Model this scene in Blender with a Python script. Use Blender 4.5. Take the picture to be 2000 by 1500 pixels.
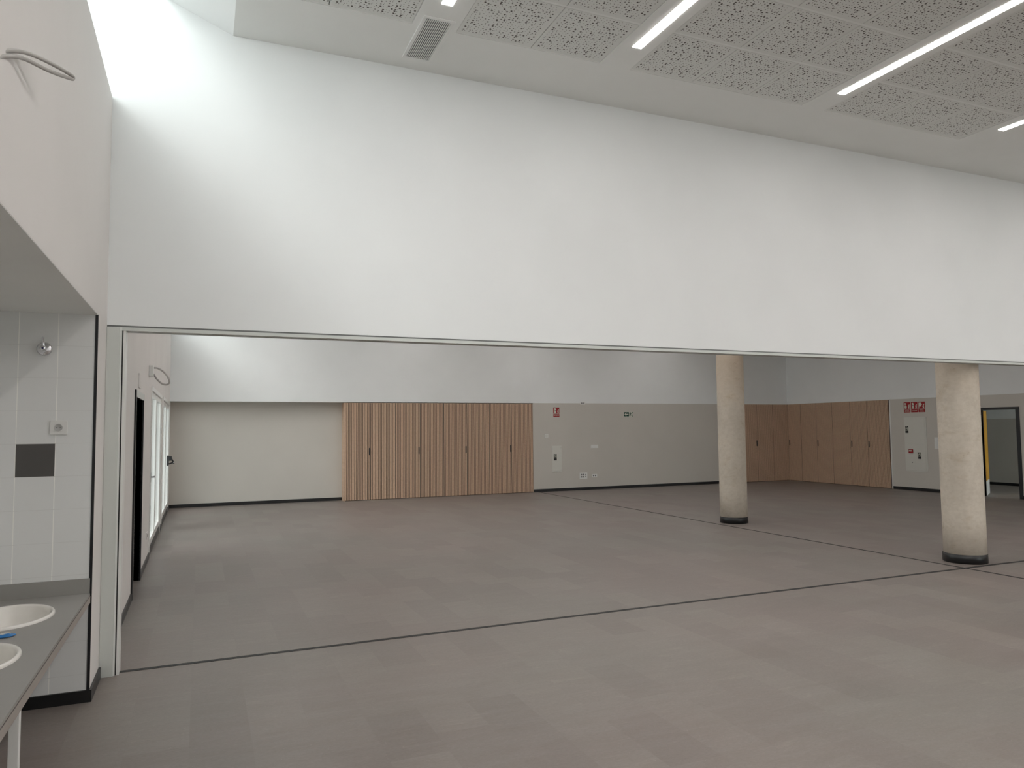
import bpy, bmesh, math, random
from mathutils import Matrix, Vector
from math import sin, cos, pi
for o in list(bpy.data.objects): bpy.data.objects.remove(o, do_unlink=True)
S = bpy.context.scene
C = S.collection

# ------------------------------------------------------------------ camera
CAM = Vector((0, 0, 1.63))
yaw, pitch, roll, fpx = 0.4017, 0.0609, -0.0100, 1432.9
fw = Vector((sin(yaw)*cos(pitch), cos(yaw)*cos(pitch), sin(pitch)))
r0 = Vector((cos(yaw), -sin(yaw), 0)); u0 = r0.cross(fw)
rt = cos(roll)*r0 + sin(roll)*u0; up = -sin(roll)*r0 + cos(roll)*u0
cd = bpy.data.cameras.new('camera'); cam = bpy.data.objects.new('camera', cd); C.objects.link(cam)
cd.sensor_width = 36; cd.lens = 36*fpx/2000; cd.clip_start = .05; cd.clip_end = 200
cam.matrix_world = Matrix(((rt.x, up.x, -fw.x, CAM.x), (rt.y, up.y, -fw.y, CAM.y), (rt.z, up.z, -fw.z, CAM.z), (0, 0, 0, 1)))
S.camera = cam

# ------------------------------------------------------------------ sky, exposure
SKY = 2.0
LED = 12.5
GLOW, GLOW_N, GLOW_DIR = 2.7, 26.0, (-.62, -.45, .64)   # relative to the even sky
w = bpy.data.worlds.new('overcast_sky'); S.world = w; w.use_nodes = True
bg = w.node_tree.nodes['Background']
bg.inputs[1].default_value = SKY
# overcast sky with the veiled sun glowing high on the left, a darker belt near the horizon
_n = w.node_tree.nodes; _l = w.node_tree.links
_tc = _n.new('ShaderNodeTexCoord'); _sx = _n.new('ShaderNodeSeparateXYZ'); _rp = _n.new('ShaderNodeValToRGB')
_l.new(_tc.outputs['Generated'], _sx.inputs[0]); _l.new(_sx.outputs[2], _rp.inputs[0])
_e = _rp.color_ramp.elements; _e[0].position = .0; _e[0].color = (1.12, 1.18, 1.2, 1); _e[1].position = .9; _e[1].color = (.26, .275, .28, 1)
_dt = _n.new('ShaderNodeVectorMath'); _dt.operation = 'DOT_PRODUCT'; _l.new(_tc.outputs['Generated'], _dt.inputs[0])
_dt.inputs[1].default_value = Vector(GLOW_DIR).normalized()
_mx = _n.new('ShaderNodeMath'); _mx.operation = 'MAXIMUM'; _l.new(_dt.outputs['Value'], _mx.inputs[0]); _mx.inputs[1].default_value = 0
_pw = _n.new('ShaderNodeMath'); _pw.operation = 'POWER'; _l.new(_mx.outputs[0], _pw.inputs[0]); _pw.inputs[1].default_value = GLOW_N
_gl = _n.new('ShaderNodeVectorMath'); _gl.operation = 'SCALE'; _gl.inputs[0].default_value = (1.0, 1.0, 1.0); _l.new(_pw.outputs[0], _gl.inputs['Scale'])
_g2 = _n.new('ShaderNodeVectorMath'); _g2.operation = 'SCALE'; _l.new(_gl.outputs[0], _g2.inputs[0]); _g2.inputs['Scale'].default_value = GLOW
_ad = _n.new('ShaderNodeVectorMath'); _ad.operation = 'ADD'; _l.new(_rp.outputs[0], _ad.inputs[0]); _l.new(_g2.outputs[0], _ad.inputs[1])
_l.new(_ad.outputs[0], bg.inputs[0])
S.view_settings.view_transform = 'Standard'; S.view_settings.look = 'None'
S.view_settings.exposure = 1.04; S.view_settings.gamma = 1.0; S.view_settings.use_curve_mapping = False
S.cycles.use_denoising = True
S.cycles.max_bounces = 12; S.cycles.diffuse_bounces = 8; S.cycles.glossy_bounces = 4
S.cycles.transparent_max_bounces = 12
S.cycles.sample_clamp_indirect = 6; S.cycles.caustics_reflective = False; S.cycles.caustics_refractive = False

def portal(name, loc, size, direction):
    """daylight portal in a window opening: only guides the sampling of the sky"""
    l = bpy.data.lights.new(name, 'AREA'); l.shape = 'RECTANGLE'; l.size, l.size_y = size
    l.cycles.is_portal = True
    o = bpy.data.objects.new(name, l); C.objects.link(o); o.location = loc
    o.rotation_euler = Vector(direction).to_track_quat('-Z', 'Y').to_euler()
    return o

XL, YF, YT, YB, YG, XR = -0.60, 5.69, 5.22, 17.5, 17.2, 16.36
XO = -1.25            # outer face of the clerestory
YB0, YB1 = 5.69, 5.81 # partition wall faces
ZB, ZC, ZK, ZL = 2.37, 4.58, 2.285, 3.975
NEAR = -5.0

portal('portal_skylight_near', (-.765, .34, 4.92), (.97, 10.6), (0, 0, -1)).rotation_euler = (0, 0, 0)
portal('portal_skylight_far', (-.765, 11.5, 4.92), (.97, 11.3), (0, 0, -1)).rotation_euler = (0, 0, 0)
portal('portal_clerestory_near', (XO-.08, .34, 4.43), (.9, 10.6), (1, 0, 0)).rotation_euler = (0, -pi/2, 0)
portal('portal_clerestory_far', (XO-.08, 11.5, 4.43), (.9, 11.3), (1, 0, 0)).rotation_euler = (0, -pi/2, 0)
portal('portal_glazed_door', (-.92, 12.1, 1.2), (2.2, 2.75), (1, 0, 0)).rotation_euler = (0, -pi/2, 0)
portal('portal_glazed_exit', (-.92, 15.45, 1.2), (2.2, 2.95), (1, 0, 0)).rotation_euler = (0, -pi/2, 0)
portal('portal_rear', (12.5, NEAR-.14, 1.52), (6, 2.75), (0, 1, 0)).rotation_euler = (pi/2, 0, 0)
portal('portal_corridor_roof', (18.0, 15.95, 2.92), (.8, .9), (0, 0, -1)).rotation_euler = (0, 0, 0)
portal('portal_corridor', (18.1, 8.28, 1.4), (3.0, 2.6), (0, 1, 0)).rotation_euler = (pi/2, 0, 0)

# ------------------------------------------------------------------ materials
def mat(name, col, rough=.6, metal=0, spec=.5):
    m = bpy.data.materials.new(name); m.use_nodes = True
    b = m.node_tree.nodes['Principled BSDF']
    b.inputs['Base Color'].default_value = (*col, 1); b.inputs['Roughness'].default_value = rough
    b.inputs['Metallic'].default_value = metal; b.inputs['Specular IOR Level'].default_value = spec
    return m
class NT:
    def __init__(s, m): s.t = m.node_tree; s.b = s.t.nodes['Principled BSDF']
    def n(s, typ, **kw):
        x = s.t.nodes.new(typ)
        for k, v in kw.items():
            if k.startswith('i_'):
                key = k[2:]; key = int(key) if key.isdigit() else key.replace('_', ' ')
                x.inputs[key].default_value = v
            else: setattr(x, k, v)
        return x
    def l(s, a, b): s.t.links.new(a, b)
    def math(s, op, a, b=None, c=None):
        x = s.n('ShaderNodeMath', operation=op)
        for i, v in enumerate((a, b, c)):
            if v is None: continue
            if isinstance(v, (int, float)): x.inputs[i].default_value = v
            else: s.l(v, x.inputs[i])
        return x.outputs[0]
    def ramp(s, fac, stops):
        x = s.n('ShaderNodeValToRGB'); e = x.color_ramp.elements
        while len(e) < len(stops): e.new(.5)
        for k, (p, c) in enumerate(stops): e[k].position = p; e[k].color = (*c, 1)
        s.l(fac, x.inputs[0]); return x.outputs[0]
    def mix(s, fac, a, b, mode='MIX'):
        x = s.n('ShaderNodeMix', data_type='RGBA', blend_type=mode)
        for i, v in ((0, fac), (6, a), (7, b)):
            if isinstance(v, (int, float)): x.inputs[i].default_value = v
            elif isinstance(v, tuple): x.inputs[i].default_value = (*v, 1)
            else: s.l(v, x.inputs[i])
        return x.outputs[2]
    def coord(s, scale=(1, 1, 1), rot=(0, 0, 0), loc=(0, 0, 0)):
        tc = s.n('ShaderNodeTexCoord'); mp = s.n('ShaderNodeMapping')
        mp.inputs['Scale'].default_value = scale; mp.inputs['Rotation'].default_value = rot; mp.inputs['Location'].default_value = loc
        s.l(tc.outputs['Object'], mp.inputs[0]); return mp.outputs[0]
    def bump(s, h, strength, dist=.002):
        x = s.n('ShaderNodeBump'); x.inputs['Strength'].default_value = strength; x.inputs['Distance'].default_value = dist
        s.l(h, x.inputs['Height']); s.l(x.outputs[0], s.b.inputs['Normal'])
def paint(name, col, var=.02, rough=.75, spec=.3):
    m = mat(name, col, rough, 0, spec); t = NT(m)
    nz = t.n('ShaderNodeTexNoise', i_Scale=1.3, i_Detail=3.0); t.l(t.coord(), nz.inputs['Vector'])
    c = t.ramp(nz.outputs[0], [(.3, tuple(x*(1-var) for x in col)), (.7, tuple(min(1, x*(1+var)) for x in col))])
    t.l(c, t.b.inputs['Base Color'])
    n2 = t.n('ShaderNodeTexNoise', i_Scale=260.0, i_Detail=2.0); t.l(t.coord(), n2.inputs['Vector'])
    t.bump(n2.outputs[0], .12, .001)
    return m
M = {}
M['white'] = paint('white_wall_paint', (.82, .833, .832))
M['warm'] = paint('warm_shade_white_wall_paint', (.76, .735, .715))  # white wall, with the warm tone of its shade put into the colour
M['ceil'] = paint('white_ceiling_paint', (.83, .84, .82))
M['greige'] = paint('greige_vinyl_wall', (.575, .545, .50), .02, .55)
M['black'] = paint('black_skirting', (.010, .010, .011), .1, .35, .5)
M['blackframe'] = mat('black_lacquer', (.008, .008, .010), .4)
M['plastic'] = mat('white_plastic', (.75, .75, .73), .35)
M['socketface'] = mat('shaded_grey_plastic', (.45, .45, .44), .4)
M['plastic_dk'] = mat('grey_plastic', (.22, .22, .22), .5)
M['frame'] = mat('white_lacquered_aluminium', (.80, .80, .78), .3)
M['alu'] = mat('pale_aluminium', (.62, .64, .61), .4, .0)
M['gap'] = mat('dark_joint', (.03, .03, .03), .8)
M['steel'] = mat('dark_steel', (.07, .07, .07), .4, .7)
M['chrome'] = mat('chrome', (.75, .75, .77), .12, 1)
M['ceramic'] = mat('white_ceramic', (.80, .78, .74), .12)
M['counter'] = paint('grey_laminate', (.31, .302, .285), .04, .45)
M['edge'] = paint('grey_laminate_edge', (.36, .325, .295), .04, .5)
M['joint'] = mat('brown_joint_line', (.045, .035, .03), .6)
M['red'] = mat('red_sign', (.30, .008, .012), .5)
M['green'] = mat('green_sign', (.004, .045, .028), .5)
M['sign'] = mat('pale_sign_print', (.62, .62, .54), .6)
M['label'] = mat('black_label', (.01, .01, .01), .5)
M['cabwhite'] = mat('cream_painted_metal', (.64, .63, .58), .45)
M['conduit'] = mat('grey_conduit', (.42, .40, .38), .5)
M['yellow'] = mat('yellow_laminate', (.58, .29, .015), .45)
M['blue'] = mat('blue_wrapper', (.02, .17, .45), .3)
M['navy'] = mat('navy_print', (.01, .02, .06), .4)
M['paper'] = mat('white_wrapper', (.62, .60, .55), .45)
M['bluedot'] = mat('dark_blue_cap', (.01, .015, .10), .3)
M['outside'] = paint('pale_paving', (.55, .55, .53), .1)
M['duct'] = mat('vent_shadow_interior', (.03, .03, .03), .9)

# floor: vinyl tiles .305 x .61 laid along the depth of the room
m = M['floor'] = mat('stone_look_vinyl_tiles', (.2, .18, .165), .42, 0, .35); t = NT(m)
co = t.coord(rot=(0, 0, pi/2), loc=(0, .03, 0))
bk = t.n('ShaderNodeTexBrick', i_Scale=1.0, i_Mortar_Size=.0012, i_Mortar_Smooth=.3, i_Bias=0.0, i_Brick_Width=.61, i_Row_Height=.305)
bk.offset = .37; bk.offset_frequency = 2
bk.inputs['Color1'].default_value = (0, 0, 0, 1); bk.inputs['Color2'].default_value = (1, 1, 1, 1); bk.inputs['Mortar'].default_value = (.42, .42, .42, 1)
t.l(co, bk.inputs['Vector'])
n1 = t.n('ShaderNodeTexNoise', i_Scale=2.2, i_Detail=6.0, i_Roughness=.6, i_Distortion=.8); t.l(t.coord((.8, 2.6, 1)), n1.inputs['Vector'])
n2 = t.n('ShaderNodeTexNoise', i_Scale=9.0, i_Detail=5.0, i_Roughness=.65, i_Distortion=1.2)
# shift the streak pattern per tile so the streaks break at the seams
va = t.n('ShaderNodeVectorMath', operation='MULTIPLY_ADD'); t.l(bk.outputs[0], va.inputs[0]); va.inputs[1].default_value = (17, 31, 5)
t.l(t.coord((.35, 1.7, 1)), va.inputs[2]); t.l(va.outputs[0], n2.inputs['Vector'])
n3 = t.n('ShaderNodeTexNoise', i_Scale=.5, i_Detail=2.0); t.l(t.coord(), n3.inputs['Vector'])
base = t.ramp(bk.outputs[0], [(0, (.205, .181, .168)), (.5, (.220, .195, .181)), (1, (.236, .212, .195))])
tone = t.ramp(n1.outputs[0], [(.3, (.93, .91, .90)), (.7, (1.07, 1.08, 1.09))])
base = t.mix(1.0, base, tone, 'MULTIPLY')
st = t.ramp(n2.outputs[0], [(.35, (.95, .95, .95)), (.60, (1.0, 1.0, 1.0)), (.72, (1.10, 1.10, 1.08)), (.80, (1.22, 1.21, 1.16))])
base = t.mix(1.0, base, st, 'MULTIPLY')
hue = t.ramp(n3.outputs[0], [(.35, (1.02, .985, .985)), (.65, (.985, 1.01, 1.0))])
base = t.mix(1.0, base, hue, 'MULTIPLY')
sp = t.n('ShaderNodeTexVoronoi', i_Scale=26.0); t.l(t.coord(), sp.inputs['Vector'])
spk = t.math('LESS_THAN', sp.outputs['Distance'], .05)
n6 = t.n('ShaderNodeTexNoise', i_Scale=55.0, i_Detail=5.0, i_Roughness=.75, i_Distortion=.6); t.l(t.coord((.8, 1.5, 1)), n6.inputs['Vector'])
base = t.mix(1.0, base, t.ramp(n6.outputs[0], [(.3, (.90, .90, .90)), (.7, (1.10, 1.09, 1.08))]), 'MULTIPLY')
base = t.mix(t.math('MULTIPLY', spk, .5), base, (.42, .40, .36))
t.l(base, t.b.inputs['Base Color'])
rr = t.math('MULTIPLY_ADD', n1.outputs[0], .14, .36); t.l(rr, t.b.inputs['Roughness'])
n4 = t.n('ShaderNodeTexNoise', i_Scale=420.0, i_Detail=2.0); t.l(t.coord(), n4.inputs['Vector'])
t.bump(n4.outputs[0], .15, .001)

# wall tiles .205 x .2 with pale grout
m = M['tile'] = mat('grey_white_glazed_tiles', (.55, .56, .55), .22, 0, .5); t = NT(m)
tc = t.n('ShaderNodeTexCoord'); sx = t.n('ShaderNodeSeparateXYZ'); t.l(tc.outputs['Object'], sx.inputs[0])
def lines(v, pitch, off, wid):
    f = t.math('FRACT', t.math('DIVIDE', t.math('SUBTRACT', v, off), pitch))
    d = t.math('MULTIPLY', t.math('MINIMUM', f, t.math('SUBTRACT', 1.0, f)), pitch)
    return t.math('LESS_THAN', d, wid)
gx = lines(sx.outputs[0], .205, -.812, .0022); gy = lines(sx.outputs[1], .205, YT+.1, .0022); gz = lines(sx.outputs[2], .2, .168, .0013)
c = t.mix(t.math('MAXIMUM', gx, gy), (.76, .77, .765), (.95, .95, .92)); c = t.mix(gz, c, (.69, .695, .685)); t.l(c, t.b.inputs['Base Color'])
M['darktile'] = mat('dark_grey_tile', (.085, .08, .077), .3)

# perforated ceiling panel
m = M['perf'] = mat('perforated_acoustic_plaster', (.60, .61, .59), .8, 0, .2); t = NT(m)
tc = t.n('ShaderNodeTexCoord'); sx = t.n('ShaderNodeSeparateXYZ'); t.l(tc.outputs['Object'], sx.inputs[0])
cxy = t.n('ShaderNodeCombineXYZ'); t.l(sx.outputs[0], cxy.inputs[0]); t.l(sx.outputs[1], cxy.inputs[1])
vo = t.n('ShaderNodeTexVoronoi', voronoi_dimensions='2D', i_Scale=38.0, i_Randomness=.62); t.l(cxy.outputs[0], vo.inputs['Vector'])
sr = t.n('ShaderNodeSeparateColor'); t.l(vo.outputs['Color'], sr.inputs[0])
big = t.math('GREATER_THAN', sr.outputs[0], .80); med = t.math('GREATER_THAN', sr.outputs[0], .58)
rad = t.math('ADD', .125, t.math('ADD', t.math('MULTIPLY', med, .065), t.math('MULTIPLY', big, .105)))
dot = t.math('LESS_THAN', vo.outputs['Distance'], rad)
def inside(v, size):
    a = t.math('GREATER_THAN', v, .022); b = t.math('LESS_THAN', v, size-.022); return t.math('MULTIPLY', a, b)
msk = t.math('MULTIPLY', inside(sx.outputs[0], .600), inside(sx.outputs[1], .584))
dot = t.math('MULTIPLY', dot, msk)
c = t.mix(dot, (.76, .77, .745), (.10, .09, .08)); t.l(c, t.b.inputs['Base Color'])

# wood
def wood(name, a, b_, rough=.5):
    m = mat(name, a, rough); t = NT(m)
    n = t.n('ShaderNodeTexNoise', i_Scale=3.0, i_Detail=6.0, i_Roughness=.6); t.l(t.coord((9, 9, .7)), n.inputs['Vector'])
    t.l(t.ramp(n.outputs[0], [(.3, a), (.7, b_)]), t.b.inputs['Base Color']); return m
M['oak'] = wood('pale_oak_slats', (.55, .375, .26), (.66, .465, .335))
M['groove'] = wood('dark_oak_grooves', (.055, .031, .022), (.085, .050, .036), .7)

# concrete column
m = M['conc'] = mat('raw_cast_concrete', (.5, .46, .4), .7, 0, .3); t = NT(m)
n1 = t.n('ShaderNodeTexNoise', i_Scale=2.3, i_Detail=5.0, i_Roughness=.6); t.l(t.coord((1, 1, .7)), n1.inputs['Vector'])
n2 = t.n('ShaderNodeTexNoise', i_Scale=17.0, i_Detail=6.0, i_Roughness=.7); t.l(t.coord((1, 1, 1.3)), n2.inputs['Vector'])
n5 = t.n('ShaderNodeTexNoise', i_Scale=5.0, i_Detail=3.0, i_Distortion=.6); t.l(t.coord((.8, .8, 1.5)), n5.inputs['Vector'])
c = t.ramp(n1.outputs[0], [(.30, (.53, .475, .405)), (.52, (.60, .54, .465)), (.72, (.65, .575, .485))])
c = t.mix(1.0, c, t.ramp(n2.outputs[0], [(.25, (.88, .86, .83)), (.6, (1.03, 1.03, 1.02))]), 'MULTIPLY')
sz = t.n('ShaderNodeSeparateXYZ'); tcc = t.n('ShaderNodeTexCoord'); t.l(tcc.outputs['Object'], sz.inputs[0])
topm = t.n('ShaderNodeMapRange'); t.l(sz.outputs[2], topm.inputs[0]); topm.inputs[1].default_value = 1.9; topm.inputs[2].default_value = 2.7
v = t.n('ShaderNodeTexVoronoi', i_Scale=34.0, i_Randomness=1.0); t.l(t.coord((1, 1, 1.5)), v.inputs['Vector'])
den = t.ramp(n5.outputs[0], [(.50, (0, 0, 0)), (.66, (1, 1, 1))])
thr = t.math('MULTIPLY', den, t.math('MULTIPLY_ADD', topm.outputs[0], .16, .13))
pit = t.math('LESS_THAN', v.outputs['Distance'], thr)
stain = t.ramp(n5.outputs[0], [(.56, (1, 1, 1)), (.74, (.88, .84, .78))])
c = t.mix(1.0, c, stain, 'MULTIPLY')
c = t.mix(t.math('MULTIPLY', topm.outputs[0], .5), c, (.50, .39, .28))
c = t.mix(t.math('MULTIPLY', pit, .62), c, (.17, .14, .10))
t.l(c, t.b.inputs['Base Color'])
t.bump(n2.outputs[0], .3, .003)

def glass(name):
    m = bpy.data.materials.new(name); m.use_nodes = True; nt = m.node_tree; nt.nodes.remove(nt.nodes['Principled BSDF'])
    out = nt.nodes['Material Output']; tr = nt.nodes.new('ShaderNodeBsdfTransparent'); tr.inputs[0].default_value = (.93, .95, .94, 1)
    gl = nt.nodes.new('ShaderNodeBsdfGlossy'); gl.inputs['Roughness'].default_value = .03
    fr = nt.nodes.new('ShaderNodeFresnel'); fr.inputs[0].default_value = 1.45; mx = nt.nodes.new('ShaderNodeMixShader')
    ge = nt.nodes.new('ShaderNodeNewGeometry'); sb = nt.nodes.new('ShaderNodeMath'); sb.operation = 'SUBTRACT'; sb.inputs[0].default_value = 1
    nt.links.new(ge.outputs['Backfacing'], sb.inputs[1]); ml = nt.nodes.new('ShaderNodeMath'); ml.operation = 'MULTIPLY'; nt.links.new(fr.outputs[0], ml.inputs[0]); nt.links.new(sb.outputs[0], ml.inputs[1]); nt.links.new(ml.outputs[0], mx.inputs[0]); nt.links.new(tr.outputs[0], mx.inputs[1]); nt.links.new(gl.outputs[0], mx.inputs[2])
    nt.links.new(mx.outputs[0], out.inputs[0]); return m
M['glass'] = glass('window_glass')
def emit(name, col, s):
    m = bpy.data.materials.new(name); m.use_nodes = True; b = m.node_tree.nodes['Principled BSDF']
    b.inputs['Base Color'].default_value = (.8, .8, .8, 1)
    b.inputs['Emission Color'].default_value = (*col, 1); b.inputs['Emission Strength'].default_value = s; return m
M['led'] = emit('lit_led_diffuser', (1.0, .95, .92), LED)

# ------------------------------------------------------------------ mesh helpers
class MB:
    def __init__(s): s.bm = bmesh.new(); s.mats = []
    def _m(s, m):
        m = M[m] if isinstance(m, str) else m
        if m not in s.mats: s.mats.append(m)
        return s.mats.index(m)
    def box(s, x0, x1, y0, y1, z0, z1, m, bevel=0):
        i = s._m(m)
        vs = [s.bm.verts.new((x, y, z)) for x in (x0, x1) for y in (y0, y1) for z in (z0, z1)]
        fs = []
        for q in ((0, 1, 3, 2), (4, 6, 7, 5), (0, 4, 5, 1), (2, 3, 7, 6), (0, 2, 6, 4), (1, 5, 7, 3)):
            f = s.bm.faces.new([vs[k] for k in q]); f.material_index = i; fs.append(f)
        if bevel:
            es = list({e for f in fs for e in f.edges})
            r = bmesh.ops.bevel(s.bm, geom=es, offset=bevel, segments=2, affect='EDGES', profile=.6)
            for f in r['faces']: f.material_index = i
        return s
    def prism(s, pts, z0, z1, m):
        """polygon in xy extruded in z"""
        i = s._m(m)
        a = sum(pts[k][0]*pts[(k+1) % len(pts)][1]-pts[(k+1) % len(pts)][0]*pts[k][1] for k in range(len(pts)))
        if a < 0: pts = pts[::-1]
        lo = [s.bm.verts.new((x, y, z0)) for x, y in pts]; hi = [s.bm.verts.new((x, y, z1)) for x, y in pts]
        f = s.bm.faces.new(hi); f.material_index = i
        f = s.bm.faces.new(lo[::-1]); f.material_index = i
        for k in range(len(pts)):
            j = (k+1) % len(pts); f = s.bm.faces.new((lo[k], lo[j], hi[j], hi[k])); f.material_index = i
        return s
    def lathe(s, prof, m, n=48, sx=1, sy=1, c=(0, 0, 0), smooth=True, cap0=False, cap1=False):
        i = s._m(m); rings = []
        for r, z in prof:
            rings.append([s.bm.verts.new((c[0]+sx*r*cos(2*pi*k/n), c[1]+sy*r*sin(2*pi*k/n), c[2]+z)) for k in range(n)])
        for a, b in zip(rings, rings[1:]):
            for k in range(n):
                f = s.bm.faces.new((a[k], a[(k+1) % n], b[(k+1) % n], b[k])); f.material_index = i; f.smooth = smooth
        if cap0: f = s.bm.faces.new(rings[0][::-1]); f.material_index = i
        if cap1: f = s.bm.faces.new(rings[-1]); f.material_index = i
        return s
    def tube(s, pts, r, m, n=12, closed=False):
        i = s._m(m); pts = [Vector(p) for p in pts]
        # smooth with Catmull-Rom
        q = []; L = len(pts)
        for k in range(L-1):
            p0, p1, p2, p3 = pts[max(k-1, 0)], pts[k], pts[k+1], pts[min(k+2, L-1)]
            for j in range(6):
                u = j/6
                q.append(.5*((2*p1)+(p2-p0)*u+(2*p0-5*p1+4*p2-p3)*u*u+(3*p1-p0-3*p2+p3)*u**3))
        q.append(pts[-1]); rings = []
        d0 = (q[1]-q[0]).normalized(); nrm = d0.orthogonal().normalized()
        for k, p in enumerate(q):
            d = (q[min(k+1, len(q)-1)]-q[max(k-1, 0)]).normalized()
            nrm = (nrm-d*nrm.dot(d)).normalized(); bn = d.cross(nrm)
            rr = r(k/(len(q)-1)) if callable(r) else r
            rings.append([s.bm.verts.new(p+rr*(cos(2*pi*a/n)*nrm+sin(2*pi*a/n)*bn)) for a in range(n)])
        for a, b in zip(rings, rings[1:]):
            for k in range(n):
                f = s.bm.faces.new((a[k], a[(k+1) % n], b[(k+1) % n], b[k])); f.material_index = i; f.smooth = True
        for rg, fl in ((rings[0], 1), (rings[-1], 0)):
            f = s.bm.faces.new(rg[::-1] if fl else rg); f.material_index = i
        return s
    def build(s, name, parent=None, mw=None, label=None):
        bmesh.ops.recalc_face_normals(s.bm, faces=s.bm.faces)
        me = bpy.data.meshes.new(name); s.bm.to_mesh(me); s.bm.free()
        for m in s.mats: me.materials.append(m)
        o = bpy.data.objects.new(name, me); C.objects.link(o)
        if parent: o.parent = parent
        if mw is not None: o.matrix_world = mw
        if label: o['label'] = label
        return o
def struct(mb, name, parent=None, **k):
    o = mb.build(name, parent, **k)
    if not parent: o['kind'] = 'structure'
    return o
def tag(o, label, cat, group=None):
    o['label'] = label; o['category'] = cat
    if group: o['group'] = group
    return o
def thing(name, label, cat, mw=None, group=None):
    o = bpy.data.objects.new(name, None); C.objects.link(o); o.empty_display_size = .05
    if mw is not None: o.matrix_world = mw
    return tag(o, label, cat, group)
def frame(origin, ex, ey):
    ex = Vector(ex).normalized(); ey = Vector(ey).normalized(); ez = ex.cross(ey); o = Vector(origin)
    return Matrix(((ex.x, ey.x, ez.x, o.x), (ex.y, ey.y, ez.y, o.y), (ex.z, ey.z, ez.z, o.z), (0, 0, 0, 1)))
def on_front(x, z, y=YG): return frame((x, y, z), (1, 0, 0), (0, 0, 1))       # faces the camera room (-y)
def on_right(y, z, x=XR): return frame((x, y, z), (0, -1, 0), (0, 0, 1))      # faces -x
def on_left(y, z, x=XL): return frame((x, y, z), (0, 1, 0), (0, 0, 1))        # faces +x
def text(name, s, size, x, y, z, m, parent, sx=1.0):
    cu = bpy.data.curves.new(name, 'FONT'); cu.body = s; cu.size = size; cu.extrude = .0003; cu.align_x = 'CENTER'; cu.align_y = 'CENTER'
    cu.resolution_u = 3
    tmp = bpy.data.objects.new('tmp', cu); C.objects.link(tmp); bpy.context.view_layer.update()
    me = bpy.data.meshes.new_from_object(tmp.evaluated_get(bpy.context.evaluated_depsgraph_get()))
    bpy.data.objects.remove(tmp); bpy.data.curves.remove(cu)
    for v in me.vertices: v.co.x = v.co.x*sx+x; v.co.y += y; v.co.z += z
    me.materials.clear(); me.materials.append(M[m]); me.name = name
    o = bpy.data.objects.new(name, me); C.objects.link(o); o.parent = parent
    return o

# ------------------------------------------------------------------ shell
struct(MB().box(XO-.1, 19.9, NEAR-.2, 18.5, -.12, 0, 'floor'), 'floor')
struct(MB().box(-30, XO-.1, -20, 30, -.25, -.13, 'outside').box(XO-.1, 30, -20, NEAR-.2, -.25, -.13, 'outside').box(XO-.1, 30, 18.5, 30, -.25, -.13, 'outside'), 'floor_outside')

# left wall, with the washbasin niche (y .5 .. 5.22), black door, two glazed doors, ledge under the clerestory
D0, D1, DZ = 8.17, 9.17, 1.985         # black door opening
W1 = (10.72, 13.48); W2 = (13.98, 16.95); WZ = 2.24
L = MB()
xa, xb = -.90, XL
L.box(xa, xb, YT+.006, D0, 0, ZL, 'warm')
L.box(xa, xb, D0, D1, DZ, ZL, 'warm')
L.box(xa, xb, D1, W1[0], 0, ZL, 'warm')
L.box(xa, xb, W1[0], W1[1], WZ, ZL, 'warm').box(xa, xb, W2[0], W2[1], WZ, ZL, 'warm')
L.box(xa, xb, W1[1], W2[0], 0, ZL, 'warm').box(xa, xb, W2[1], YB, 0, ZL, 'warm')
L.box(XO-.1, xa, YT+.1, YB+.2, 3.7, ZL, 'white')   # ledge
struct(L, 'wall_left')
struct(MB().box(XO, xb, .5, YT+.006, ZB, ZL, 'warm'), 'wall_left')      # over the niche
struct(MB().box(xa, xb, NEAR, .5, 0, ZL, 'warm').box(XO-.1, xa, NEAR, .4, 3.7, ZL, 'white'), 'wall_left')
struct(MB().box(XO-.1, XO, .4, YT+.1, 0, ZL, 'tile'), 'wall_niche')
struct(MB().box(XO, xa, .4, .5, 0, ZL, 'tile'), 'wall_niche')
tw = struct(MB().box(XO, XL-.001, YT, YT+.0055, 0, ZB, 'tile').box(XO, xa, YT+.0055, YT+.1, 0, ZL, 'white'), 'wall_tiled')
dt = MB().box(-1.0155, -.8135, YT-.001, YT+.004, 1.3695, 1.5665, 'darktile'); dt.build('dark_tile', tw, label='dark grey square tile')
struct(MB().box(XO, XL-.001, .5, YT, ZB-.003, ZB, 'ceil'), 'ceiling_niche')
struct(MB().box(XL-.014, XL+.002, YT-.004, YT+.004, .07, ZB, 'blackframe'), 'trim_1')

# partition wall over the wide opening
P = MB()
P.box(XL, XR, YB0, YB1, ZB, 4.9, 'white').box(XO, XL, YB0, YB1, ZL, 4.9, 'white')
struct(P, 'wall_partition')
# far front wall: greige below, white above, recess at the left
F = MB()
F.box(XL-.3, 3.08, YB, YB+.2, 0, 2.4, 'greige')
F.box(7.88, XR+.1, YG, YG+.3, 0, ZK, 'greige')
F.box(3.08, 7.88, YB, YB+.2, 0, 2.4, 'greige')
F.box(XL, XR+.1, YG, YG+.5, ZK, 4.9, 'white').box(XO-.1, XL, YG, YG+.5, ZL, 4.9, 'white')
struct(F, 'wall_front')
# right wall with the open doorway
R0, R1, RZ = 10.44, 11.26, 1.945
Rr = MB()
for (a, b, z0, z1, mm) in ((NEAR, R0, 0, ZK, 'greige'), (R0, R1, RZ, ZK, 'greige'), (R1, YG, 0, ZK, 'greige'), (NEAR, YG, ZK, 4.9, 'white')):
    Rr.box(XR, XR+.12, a, b, z0, z1, mm)
struct(Rr, 'wall_right')
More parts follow.
